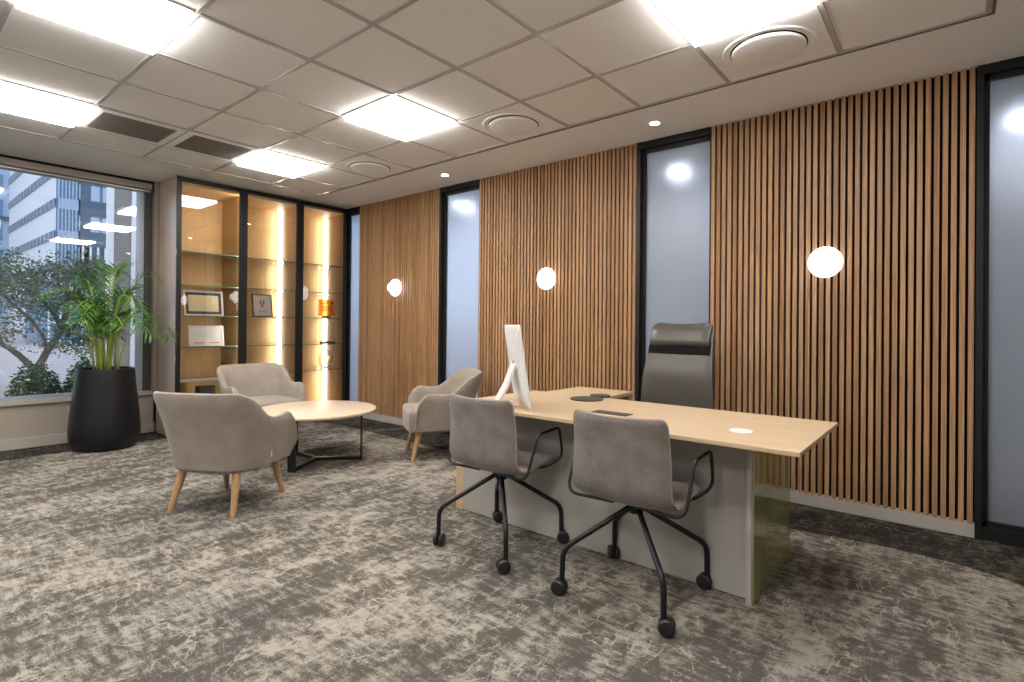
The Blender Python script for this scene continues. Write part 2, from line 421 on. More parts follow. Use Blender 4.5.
for n_, (a0, a1) in enumerate(slots):
    t = bpy.data.objects.new('window_%d' % (n_ + 1), None); C.objects.link(t); t.location = ((a0 + a1) / 2, YW, 0); structure(t)
    w = (a1 - a0) / 2
    b = MB(); d0, d1 = -.004, .088
    b.box(-w, -w + .032, d0, d1, 0, H); b.box(w - .010, w, d0 + .02, d1, 0, H)
    b.box(-w, w, .0, d1, H - .055, H); b.box(-w, w, .0, d1, 0, .075)
    b.box(-w + .03, -w + .058, .035, .08, .07, H - .05); b.box(w - .022, w - .01, .05, .08, .07, H - .05)
    b.box(-w + .03, w - .03, .035, .08, H - .085, H - .05); b.box(-w + .03, w - .03, .035, .08, .07, .10)
    b.build('frame', 'black_frame', t)
    b = MB(); b.box(-w + .05, w - .014, .062, .070, .09, H - .07); b.build('frosted_pane', 'frost', t)

# wall sconces
SC = [(-5.17, 'farthest wall lamp, on the slatted panel nearest the display cabinet'), (-2.945, 'white wall lamp on the slatted panel behind the computer'), (-.668, 'white wall lamp on the slatted panel at the right end of the desk')]
for x, lab in SC:
    t = thing('wall_lamp', lab, 'wall lamp', (x, YW, 1.642), 0, 'white globe lamps on the slatted wall')
    b = MB(); b.lathe([(.075, 0), (.078, -.012), (.07, -.02)], n=40, axis='y'); b.build('mount', 'white_metal', t)
    b = MB(); b.lathe([(.055, -.018), (.096, -.022), (.103, -.034), (.100, -.048), (.085, -.062), (.062, -.070), (.02, -.073)], n=44, axis='y'); b.build('shade', 'sconce', t)
    b = MB(); b.lathe([(.05, -.068), (.056, -.080), (.055, -.10), (.046, -.118), (.025, -.13), (.004, -.133)], n=36, axis='y'); b.build('globe', 'sconce', t)

# window wall
WZ0, WZ1, WY1 = .455, 2.60, 1.90
b = MB()
b.box(XW - .12, XW, YB, 2.08, 0, WZ0 - .045)            # below the sill
b.box(XW - .12, XW, 2.05, YW + .15, 0, H + .01)
b.box(XW - .12, XW, YB, YW, 2.66, H + .01)
b.box(XW - .12, XW, YB - .02, -3.2, 0, H)
structure(b.build('wall_left', 'wall_paint'))
b = MB(); b.box(XW - .1, XW + .035, YB, 2.06, WZ0 - .045, WZ0, .006); structure(b.build('trim_1', 'skirting'))
b = MB(); b.box(XW, XW + .016, YB, 2.062, 0, .10, .003); structure(b.build('baseboard_left', 'skirting'))
b = MB(); b.box(XW + .0, XW + .07, 2.02, 2.062, WZ0, H, .002); structure(b.build('trim_2', 'blind'))
t = bpy.data.objects.new('window_5', None); C.objects.link(t); t.location = (XW, 0, 0); structure(t)
b = MB()
for y in (WY1 + .025, -1.2): b.box(-.10, -.03, y - .03, y + .03, WZ0, 2.68, .004)
b.box(-.10, -.03, -3.2, WY1, WZ0, WZ0 + .03); b.box(-.10, -.03, -3.2, WY1, 2.62, 2.68)
b.build('window_frame', 'alum', t)
b = MB(); b.box(-.10, -.005, WY1 + .055, 2.035, WZ0, 2.68, .003); b.build('side_channel', 'dark_alum', t)
b = MB(); b.box(-.072, -.064, -3.18, WY1, WZ0 + .02, 2.64); b.build('pane', 'window_glass', t)
t = thing('roller_blind', 'taupe roller blind cassette fixed along the top of the window', 'window blind', (XW, 0, 2.64))
b = MB(); b.box(-.02, .045, -3.3, 2.03, .0, .07, .01); b.build('cassette', 'blind', t)
b = MB(); b.box(-.005, .012, -3.25, 2.0, -.022, -.004, .004); b.build('bottom_bar', 'silver', t)
b = MB(); b.box(.0, .052, 2.0, 2.025, -.028, .065, .004); b.build('end_cap', 'rubber', t)
b = MB(); b.box(.0, .05, -3.3, 2.03, .075, .088); b.build('shadow_gap', 'backing', t)
# corridor behind the frosted panes, glazed to the daylight at its far end
b = MB(); b.box(-3.4, XR + .1, YW + 1.5, YW + 1.62, 0, H + .01); structure(b.build('wall_corridor', 'pale_wall'))
b = MB(); b.box(XR, XR + .12, YW, YW + 1.5, 0, H + .01); structure(b.build('wall_end', 'pale_wall'))
for x, y, lab in ((-4.85, 4.88, 'corridor downlight glowing through the frosted panel beside the side-on armchair'), (-2.1, 5.1, 'corridor downlight glowing through the frosted panel behind the executive chair'), (.37, 5.3, 'corridor downlight glowing through the frosted panel at the right edge')):
    t = thing('downlight', lab, 'downlight', (x, y, zt))
    b = MB(); b.lathe([(.075, .002), (.075, -.003), (.09, -.006), (.092, .002)], n=24, cap=False); b.build('trim_ring', 'white_metal', t)
    b = MB(); b.lathe([(.075, -.001), (.074, -.003), (.001, -.004)], n=24, cap=False); b.build('lamp', 'corridor_lamp', t)
# unseen walls behind the camera
b = MB(); b.box(XW - .1, XR + .1, YB - .12, YB, 0, H + .01); structure(b.build('wall_back', 'pale_wall'))
b = MB(); b.box(XR, XR + .12, YB, YW + .2, 0, H + .01); structure(b.build('wall_front', 'pale_wall'))

# ------------------------------------------------------------------ display cabinet
CX0, CX1, CY0, CY1, CT = XW + .03, -6.2, 2.066, 4.075, 2.722
cab = thing('display_cabinet', 'tall oak display cabinet with black framed glass doors and lit glass shelves', 'cabinet', (0, 0, 0))
b = MB()
b.box(CX0, CX1 - .03, CY0, CY0 + .022, .0, CT); b.build('side_panel', 'oak_side', cab)
b = MB(); b.box(CX0, CX1 - .03, CY1 - .022, CY1, .0, CT); b.build('side_panel', 'oak_cab', cab)
b = MB(); b.box(CX0, CX0 + .018, CY0 + .022, CY1 - .022, .08, CT - .02); b.build('back_panel', 'oak_cab', cab)
b = MB(); b.box(CX0, CX1 - .03, CY0 + .022, CY1 - .022, CT - .075, CT); b.build('top_panel', 'oak_cab', cab)
b = MB(); b.box(CX0, CX1 - .05, CY0 + .022, CY1 - .022, 0, .08); b.build('plinth', 'black_frame', cab)
b = MB(); b.box(CX0 + .018, CX1 - .04, CY0 + .022, CY1 - .022, .08, .10); b.build('bottom_panel', 'oak_cab', cab)
DY = [CY0, 2.74, 3.42, CY1]
for y in DY[1:3]:
    b = MB(); b.box(CX0 + .018, CX1 - .035, y - .011, y + .011, .1, CT - .075); b.build('divider', 'oak_cab', cab)
SH = [.61, .94, 1.272, 1.60, 1.955]
for k in range(3):
    y0, y1 = DY[k] + (.022 if k == 0 else .011), DY[k + 1] - (.022 if k == 2 else .011)
    for z in SH:
        b = MB(); b.mi = 0; b.box(CX0 + .02, CX1 - .055, y0 + .002, y1 - .002, z - .004, z + .004)
        b.mi = 1; b.box(CX1 - .055, CX1 - .052, y0 + .002, y1 - .002, z - .0045, z + .0045)
        b.build('glass_shelf', ['glass_shelf', 'glass_edge'], cab)
    # door
    d0, d1 = DY[k] + .002, DY[k + 1] - .002
    door = MB(); fw = .042
    door.box(CX1 - .024, CX1, d0, d0 + fw, .09, CT - .006); door.box(CX1 - .024, CX1, d1 - fw, d1, .09, CT - .006)
    door.box(CX1 - .024, CX1, d0 + fw, d1 - fw, .09, .09 + fw); door.box(CX1 - .024, CX1, d0 + fw, d1 - fw, CT - .006 - fw, CT - .006)
    do = door.build('door', 'black_frame', cab)
    b = MB(); b.box(CX1 - .015, CX1 - .010, d0 + fw - .004, d1 - fw + .004, .09 + fw - .004, CT - .002 - fw); b.build('pane', 'door_glass', do)
    for z in (.8, 1.9):
        b = MB(); b.box(CX1 - .03, CX1 - .012, d0 - .001, d0 + .012, z, z + .06); b.build('hinge', 'silver', do)
for y in (3.396, 4.040):   # corner light profiles on the back
    b = MB(); b.box(-6.685, -6.640, y - .014, y + .0125, .12, CT - .08); b.build('strip_light', 'strip', cab)
for y in (2.714,):   # hidden strip added behind the door stile to brighten the left bay
    b = MB(); b.box(CX1 - .052, CX1 - .028, y, y + .011, .12, CT - .08); b.build('strip_light', 'strip_fill', cab)
b = MB(); b.box(CX1 - .075, CX1 - .05, CY0 + .03, 2.70, .572, .603, .004); b.build('shelf_rail', 'paper', cab)

def framed(name, lab, loc, w, h, fmat, fw, inner, lean=.16, yaw=0., mount=None, mw=0.):
    t = thing(name, lab, 'framed certificate', loc, 0); t.rotation_euler = (0, 0, yaw)
    Mx = Matrix.Rotation(-lean, 4, 'Y')
    b = MB()
    for (y0, y1, z0, z1) in ((-w / 2, -w / 2 + fw, 0, h), (w / 2 - fw, w / 2, 0, h), (-w / 2 + fw, w / 2 - fw, 0, fw), (-w / 2 + fw, w / 2 - fw, h - fw, h)):
        b.box(-.009, .009, y0, y1, z0, z1, M_=Mx)
    b.build('frame', fmat, t)
    b = MB(); b.box(-.006, .002, -w / 2 + fw, w / 2 - fw, fw, h - fw, M_=Mx); b.build('paper' if not mount else 'mount', mount or inner, t)
    if mount:
        b = MB(); b.box(.0021, .0035, -w / 2 + fw + mw, w / 2 - fw - mw, fw + mw, h - fw - mw, M_=Mx); b.build('paper', inner, t)
    b = MB(); b.box(-.10, -.094, -.03, .03, 0, h * .0 + .004); b.box(-.10, -.01, -.012, .012, 0, .006); b.build('easel', 'rubber', t)
    return t, Mx
t, Mx = framed('certificate', 'wide certificate in silver frame with black mount on the middle shelf', (-6.33, 2.385, 1.277), .40, .275, 'silver', .018, 'tan_paper', mount='mat_black', mw=.03)
b = MB()
for z, w_ in ((.19, .10), (.165, .15), (.14, .13), (.115, .12), (.09, .08)): b.box(.0036, .0042, -w_ / 2, w_ / 2, z, z + .005, M_=Mx)
b.build('text', 'ochre', t)
t, Mx = framed('certificate', 'white certificate with pink lower border on the shelf below the black mounted one', (-6.33, 2.415, .945), .36, .225, 'paper', .02, 'paper')
b = MB(); b.box(.0022, .003, -.13, -.02, .032, .045, M_=Mx); b.box(.0022, .003, .03, .13, .032, .045, M_=Mx); b.build('pink_border', 'pink', t)
b = MB(); b.box(.0022, .003, .04, .075, .165, .175, M_=Mx)
for z in (.14, .12, .10): b.box(.0022, .003, -.09, .09, z, z + .003, M_=Mx)
b.build('text', 'alum', t)
t, Mx = framed('certificate', 'square certificate with red antlered emblem in a thin dark frame, middle bay', (-6.33, 3.03, 1.277), .235, .27, 'dark_alum', .012, 'paper')
b = MB()
for s in (-1, 1):
    b.box(.0022, .003, s * .008 - .006, s * .008 + .006, .13, .165, M_=Mx)
    pts = [(0, .16), (.014, .185), (.010, .215), (.030, .20), (.028, .165), (.012, .145)]
    b.poly([Mx @ Vector((.0035, s * p, q)) for p, q in pts])
b.box(.0022, .003, -.022, .022, .118, .128, M_=Mx)
b.build('emblem', 'red', t)
b = MB(); b.box(.0022, .003, -.045, .045, .058, .072, M_=Mx); b.box(.0022, .003, -.05, .05, .092, .095, M_=Mx); b.build('text', 'ochre', t)
# awards
t = thing('award_plaque', 'square orange acrylic award block on the right bay of the cabinet', 'award', (-6.42, 3.92, 1.277))
b = MB(); b.box(-.012, .012, -.115, .115, .03, .245, .003); b.build('block', 'orange', t)
b = MB(); b.box(-.03, .03, -.05, .05, 0, .03, .003); b.build('base', 'ochre', t)
b = MB()
for z in (.19, .15, .13, .11, .09): b.box(.012, .0135, -.085, .02 if z > .16 else .08, z, z + .008)
b.lathe([(.022, .012), (.022, .0135), (.002, .0136)], c=(0, .07, .2), axis='x', n=20); b.build('engraving', 'brown_ink', t)
t = thing('glass_award', 'clear upright oval award on a dark base in the right bay', 'award', (-6.42, 3.94, .944))
b = MB()
ring = lambda x, k: [(x, math.sin(a) * .075 * k, .125 + math.cos(a) * .105 * k) for a in [2 * PI * i / 28 for i in range(28)]]
b.rings([ring(-.012, .93), ring(-.009, 1), ring(.009, 1), ring(.012, .93)]); b.build('oval', 'acrylic', t)
b = MB(); b.box(-.04, .04, -.09, .09, 0, .022, .003); b.build('base', 'mat_black', t)
b = MB(); b.tube([(0, math.sin(a) * .072, .125 + math.cos(a) * .10) for a in [2 * PI * i / 28 for i in range(28)]], .004, 6, True); b.build('rim', 'white_metal', t)
t = thing('glass_award', 'round clear disc award with an orange centre on the lowest lit shelf', 'award', (-6.42, 3.93, .614))
b = MB()
ring = lambda x, k: [(x, math.sin(a) * .115 * k, .125 + math.cos(a) * .115 * k) for a in [2 * PI * i / 36 for i in range(36)]]
b.rings([ring(-.01, .97), ring(-.008, 1), ring(.008, 1), ring(.01, .97)]); b.build('disc', 'acrylic', t)
b = MB(); b.tube([(0, math.sin(a) * .112, .125 + math.cos(a) * .112) for a in [2 * PI * i / 36 for i in range(36)]], .006, 6, True); b.build('rim', 'white_metal', t)
b = MB()
pts = [(-.06, .15), (-.02, .165), (.02, .16), (.06, .17), (.05, .13), (.02, .10), (-.03, .09), (-.055, .115)]
a_ = [(.0125, p, q) for p, q in pts]; b.poly(a_); b.build('emblem', 'orange', t)
b = MB(); b.box(-.03, .03, -.05, .05, 0, .014, .003); b.build('base', 'white_metal', t)
t = thing('power_box', 'small black box standing low in the left bay of the display cabinet', 'box', (-6.45, 2.45, .10))
b = MB(); b.box(-.06, .06, -.085, .085, 0, .40, .006); b.build('body', 'rubber', t)
b = MB(); b.box(.06, .063, -.05, .05, .33, .37); b.build('panel', 'rubber', t)

# ------------------------------------------------------------------ desk
DZ = .74
desk = thing('desk', 'long L shaped oak topped desk with grey front panel and olive gloss side', 'desk', (0, 0, 0))
b = MB()
X0, X1, Y0, Y1, RX0, RX1, RY = -2.325, -.443, 2.235, 3.075, -2.225, -1.768, 3.515
b.box(X0, X1, Y0, Y1, DZ - .020, DZ, .003, 2); b.build('desktop', 'oak', desk)
b = MB(); b.box(RX0, RX1, Y1 + .001, RY, DZ - .026, DZ, .003, 2); b.build('return_top', 'oak', desk)
b = MB(); b.box(-2.47, -.697, 2.50, 2.518, .006, DZ - .026); b.build('front_panel', 'grey_lam', desk)
b = MB(); b.box(-2.525, -2.50, 2.50, 3.04, .0, DZ - .2, .001); b.box(-2.50, -2.47, 2.50, 2.53, 0, DZ - .2); b.build('left_gable', 'oak_edge', desk)
b = MB(); b.box(-2.47, -2.445, 2.519, 3.04, .0, DZ - .026); b.build('left_support', 'grey_lam', desk)
b = MB(); b.box(-.697, -.674, 2.462, 3.12, .0, DZ - .026, .001); b.build('right_gable', 'grey_lam', desk)
b = MB(); b.box(-.6735, -.667, 2.464, 3.12, .004, DZ - .026); b.build('glass_side', 'olive', desk)
b = MB(); b.box(-.697, -.676, 2.458, 2.4615, .0, DZ - .026); b.build('edge_strip', 'skirting', desk)
b = MB(); b.box(RX0 + .03, RX1 - .03, 3.49, 3.51, 0, DZ - .026); b.build('return_gable', 'oak_edge', desk)
b = MB(); b.box(RX0 + .04, RX1 - .02, 3.09, 3.485, .08, .60, .003); po = b.build('drawer_unit', 'grey_lam', desk)
for z in (.1, .27, .44):
    b = MB(); b.box(RX1 - .019, RX1 - .003, 3.10, 3.48, z, z + .155, .002); dr = b.build('drawer', 'grey_lam', po)
    b = MB(); b.box(RX1 - .002, RX1 + .012, 3.22, 3.36, z + .12, z + .132, .002); b.build('handle', 'black', dr)
# desk clutter
def disc(name, x, y, r, h, m_, lab, cat, grp=None):
    b = MB(); b.lathe([(r * .98, 0), (r, h * .3), (r, h * .8), (r * .96, h), (.001, h)], n=44)
    o = b.build(name, m_, None, (x, y, DZ + .0005)); tag(o, lab, cat, grp); return o
disc('coaster', -1.795, 2.925, .105, .008, 'disc', 'larger dark round mat on the desk, in front of the smaller one', 'mat')
disc('coaster', -1.80, 3.10, .066, .012, 'disc', 'smaller dark round mat on the desk behind the larger one', 'mat')
t = thing('cable_flap', 'dark rectangular cable flap set into the desk top behind the nearest chair', 'cable flap', (-1.41, 2.55, DZ + .0005))
b = MB(); b.box(-.105, .105, -.043, .043, 0, .003, .001); b.build('frame', 'disc', t)
b = MB(); b.box(-.097, .097, -.035, .035, .003, .0045); b.build('lid', 'disc', t)
t = thing('grommet', 'white round cable grommet in the desk top near its right end', 'grommet', (-.735, 2.505, DZ + .0005))
b = MB(); b.lathe([(.05, 0), (.05, .002), (.046, .004), (.040, .003)], n=36, cap=False); b.build('ring', 'white_metal', t)
b = MB(); b.lathe([(.041, .0), (.041, .003), (.001, .0032)], n=36, cap=False); b.build('cap', 'paper', t)

# computer
def computer():
    ang = math.radians(41); w = .52
    ax = Vector((-math.cos(ang), math.sin(ang), 0)); nrm = Vector((math.sin(ang), math.cos(ang), 0))
    base = Vector((-1.735, 2.275, 0)) + ax * w / 2
    t = thing('computer', 'white all in one computer seen edge on, standing on the left of the desk', 'computer', (base.x, base.y, DZ), math.atan2(ax.y, ax.x))
    # local x along width (away), local -y = screen side
    tilt = Matrix.Translation((0, 0, .018)) @ Matrix.Rotation(math.radians(-8.5), 4, 'X')
    def body(y0, y1, in_=0.):
        return [(-w / 2 + in_, y0), (w / 2 - in_, y0)]
    b = MB()
    # slab with a gently domed back
    rs = []
    for (d, k) in ((0, 0), (.005, .0), (.009, .003), (.014, .03), (.018, .10), (.020, .17)):
        x, z0, z1 = w / 2 - k, 0 + k * .8, .455 - k * .8; c = .02 if k == 0 else .03
        ring = []
        for (cx, cz, a0) in ((x - c, z0 + c, -90), (x - c, z1 - c, 0), (-x + c, z1 - c, 90), (-x + c, z0 + c, 180)):
            for q in range(5):
                a = math.radians(a0 + q * 22.5); ring.append(tilt @ Vector((cx + c * math.cos(a), d, cz + c * math.sin(a))))
        rs.append(ring)
    b.rings(rs); b.build('display_case', 'white_metal', t)
    b = MB(); b.box(-w / 2 + .012, w / 2 - .012, -.0012, .0, .075, .443, M_=tilt); b.build('screen', 'screen', t)
    b = MB(); pr = [(.045, .235, .075), (.065, .19, .075), (.10, .09, .075), (.150, .0, .075), (.150, -.014, .075), (.13, -.016, .075), (.07, -.016, .075), (.05, -.016, .07)]
    th = .006; rs = []
    for i, (y, z, hw) in enumerate(pr):
        a = Vector(pr[max(i - 1, 0)][:2]); c = Vector(pr[min(i + 1, len(pr) - 1)][:2]); d = (c - a).normalized(); n = Vector((-d.y, d.x)) * th
        z += .03
        rs.append([(-hw, y + n.x, z + n.y), (hw, y + n.x, z + n.y), (hw, y - n.x, z - n.y), (-hw, y - n.x, z - n.y)])
    b.rings(rs, smooth=False)
    b.build('stand', 'white_metal', t)
    b = MB(); b.lathe([(.016, .035), (.016, .060), (.012, .063)], axis='y', n=20, c=(0, 0, .25)); b.build('hinge', 'alum', t)
computer()

# ------------------------------------------------------------------ meeting chairs
def shell_mesh(prof, width, th, bow, nu=15):
    """prof: list of (y,z); width(s): half width; returns MB + edge loop"""
    P = [Vector((0, y, z)) for y, z in prof]; n = len(P)
    Lc = [0]
    for a, c in zip(P, P[1:]): Lc.append(Lc[-1] + (c - a).length)
    nr = []
    for i in range(n):
        d = (P[min(i + 1, n - 1)] - P[max(i - 1, 0)]).normalized(); nr.append(Vector((0, d.z, -d.y)))   # points to the sitter side / up
    top, bot = [], []
    for i in range(n):
        s = Lc[i] / Lc[-1]; w = width(s); r0, r1 = [], []
        for k in range(nu):
            u = -1 + 2 * k / (nu - 1); off = nr[i] * (bow(s) * u * u)
            edge = 1 - .55 * max(0, (abs(u) - .8) / .2) ** 2
            e2 = min(1, min(s, 1 - s) / .02 * .5 + .5)
            c = P[i] + Vector((u * w, 0, 0)) + off
            r0.append(c + nr[i] * th * .5 * edge * e2); r1.append(c - nr[i] * th * .5 * edge * e2)
        top.append(r0); bot.append(r1)
    b = MB()
    T = [[b.bm.verts.new(p) for p in r] for r in top]; B = [[b.bm.verts.new(p) for p in r] for r in bot]
    for i in range(n - 1):
        for k in range(nu - 1):
            b._f([T[i][k], T[i + 1][k], T[i + 1][k + 1], T[i][k + 1]], True); b._f([B[i][k], B[i][k + 1], B[i + 1][k + 1], B[i + 1][k]], True)
        b._f([T[i][0], B[i][0], B[i + 1][0], T[i + 1][0]], True); b._f([T[i][-1], T[i + 1][-1], B[i + 1][-1], B[i][-1]], True)
    for k in range(nu - 1):
        b._f([T[0][k], T[0][k + 1], B[0][k + 1], B[0][k]], True); b._f([T[-1][k], B[-1][k], B[-1][k + 1], T[-1][k + 1]], True)
    mid = lambda i, k: (top[i][k] + bot[i][k]) / 2
    loop = [mid(i, 0) for i in range(n)] + [mid(n - 1, k) for k in range(1, nu)] + [mid(i, nu - 1) for i in range(n - 2, -1, -1)] + [mid(0, k) for k in range(nu - 2, 0, -1)]
    return b, loop
def bez(pts, per=6):
    """Catmull-Rom through 2-D points"""
    out = []; n = len(pts)
    for i in range(n - 1):
        p0, p1, p2, p3 = (Vector(pts[max(i - 1, 0)]), Vector(pts[i]), Vector(pts[i + 1]), Vector(pts[min(i + 2, n - 1)]))
        for k in range(per):
            t = k / per
            out.append(tuple(.5 * ((2 * p1) + (p2 - p0) * t + (2 * p0 - 5 * p1 + 4 * p2 - p3) * t * t + (-p0 + 3 * p1 - 3 * p2 + p3) * t ** 3)))
    out.append(tuple(pts[-1])); return out
def meeting_chair(name, label, loc, rz):
    t = thing(name, label, 'chair', loc, rz, 'grey velvet chairs on casters in front of the desk')
    prof = bez([(.215, .442), (.195, .462), (.14, .468), (.02, .450), (-.07, .440), (-.135, .452), (-.178, .505), (-.188, .60), (-.193, .70), (-.206, .79), (-.212, .818)], 5)
    def width(s):
        w = .232 + .006 * math.sin(s * PI)
        if s > .55: w = .236 - .014 * ((s - .55) / .45)
        if s < .07: w -= .05 * (1 - math.sqrt(max(0, 1 - (1 - s / .07) ** 2)))
        if s > .96: w -= .024 * (1 - math.sqrt(max(0, 1 - ((s - .96) / .04) ** 2)))
        return w
    bow = lambda s: .012 + .018 * max(0, min(1, (s - .45) / .3))
    b, loop = shell_mesh(prof, width, .034, bow)
    sh = b.build('seat_shell', 'velvet', t)
    b = MB(); b.tube(loop, .0045, 6, True); b.build('piping', 'piping', sh)
    for s in (-1, 1):
        path = smooth_path([(s * .05, -.12, .428), (s * .283, -.14, .428), (s * .285, -.045, .648), (s * .285, .145, .660), (s * .285, .180, .49), (s * .225, .09, .440), (s * .12, .07, .435)], [0, .06, .035, .035, .05, .04, 0], 6)
        b = MB(); b.tube(path, .0075, 10); b.build('armrest', 'black', t)
    b = MB(); b.box(-.06, .06, -.06, .09, .405, .426, .006); b.lathe([(.03, .36), (.036, .375), (.036, .41)], n=20); b.build('hub', 'black', t)
    for sx_ in (-1, 1):
        for sy in (-1, 1):
            cx, cy = sx_ * .24, sy * .24
            b = MB(); b.tube(smooth_path([(sx_ * .012, sy * .012, .392), (cx * .99, cy * .99, .205), (cx, cy, .065)], .045, 6), .0125, 12)
            lg = b.build('leg', 'black', t)
            a = random.uniform(0, 2 * PI); ca, sa = math.cos(a), math.sin(a)
            R = Matrix.Translation((cx + .012 * ca, cy + .012 * sa, .034)) @ Matrix.Rotation(a, 4, 'Z')
            b = MB()
            for q in (-1, 1):
                g0 = len(b.bm.verts); b.lathe([(.006, q * .006), (.030, q * .006), (.034, q * .011), (.034, q * .022), (.028, q * .028), (.006, q * .029)], axis='y', n=24)
            b.bm.verts.ensure_lookup_table()
            b.box(-.018, .012, -.005, .005, .0, .038, .003); b.lathe([(.009, .03), (.011, .05)], c=(-.012, 0, 0), n=12)
            for v in b.bm.verts: v.co = R @ v.co
            b.build('caster', 'rubber', lg)
    return t
meeting_chair('meeting_chair', 'grey velvet caster chair left of the pair, its back below the computer', (-1.925, 2.25, 0), math.radians(0))
meeting_chair('meeting_chair', 'grey velvet caster chair nearest the camera, standing before the middle of the desk', (-1.115, 2.25, 0), math.radians(0))

# ------------------------------------------------------------------ executive chair
def executive_chair():
    t = thing('executive_chair', 'tall grey leather executive chair with head cushion behind the desk', 'chair', (-1.475, 3.36, 0), PI + math.radians(-4))
    # local +y = facing (towards the desk after the turn)
    prof = bez([(.23, .465), (.20, .49), (.10, .50), (-.06, .485), (-.15, .50), (-.19, .56), (-.195, .70), (-.20, .86), (-.230, .98), (-.256, 1.08), (-.290, 1.165), (-.310, 1.212)], 5)
    def w(s): return (.275 - .056 * max(0, (s - .4) / .6)) - .035 * (1 - math.sqrt(max(0, 1 - max(0, (s - .95) / .05) ** 2)))
    b, loop = shell_mesh(prof, w, .06, lambda s: .02); b.build('seat_and_back', 'leather', t)
    prof = bez([(-.240, 1.085), (-.222, 1.10), (-.226, 1.12), (-.244, 1.16), (-.268, 1.19), (-.290, 1.208)], 5)
    def wh(s): return .216 - (.03 * (1 - math.sqrt(max(0, 1 - max(0, (s - .8) / .2) ** 2))))
    b, loop = shell_mesh(prof, wh, .05, lambda s: .016); b.build('head_cushion', 'leather', t)
    b, loop = shell_mesh(bez([(-.213, 1.015), (-.218, 1.04), (-.226, 1.075), (-.236, 1.095)], 4), lambda s: .222, .022, lambda s: .016); b.build('fold', 'leather_shaded', t)  # near-black strip paints the shade in the recess under the cushion
    b = MB(); b.box(-.10, .10, -.12, .12, .42, .46, .01); b.lathe([(.028, .1), (.028, .3), (.02, .31), (.02, .43)], n=20); b.build('column', 'black', t)
    for k in range(5):
        a = 2 * PI * k / 5 + .3; ca, sa = math.cos(a), math.sin(a)
        b = MB(); b.tube([(0, 0, .115), (.12 * ca, .12 * sa, .11), (.29 * ca, .29 * sa, .078)], [.026, .022, .014], 10); lg = b.build('leg', 'silver', t)
        b = MB()
        for q in (-1, 1): b.lathe([(.005, q * .005), (.028, q * .005), (.03, q * .02), (.02, q * .026)], axis='y', n=20, c=(.29 * ca, .29 * sa, .03))
        b.lathe([(.009, .03), (.009, .075)], c=(.29 * ca, .29 * sa, 0), n=10); b.build('caster', 'rubber', lg)
executive_chair()

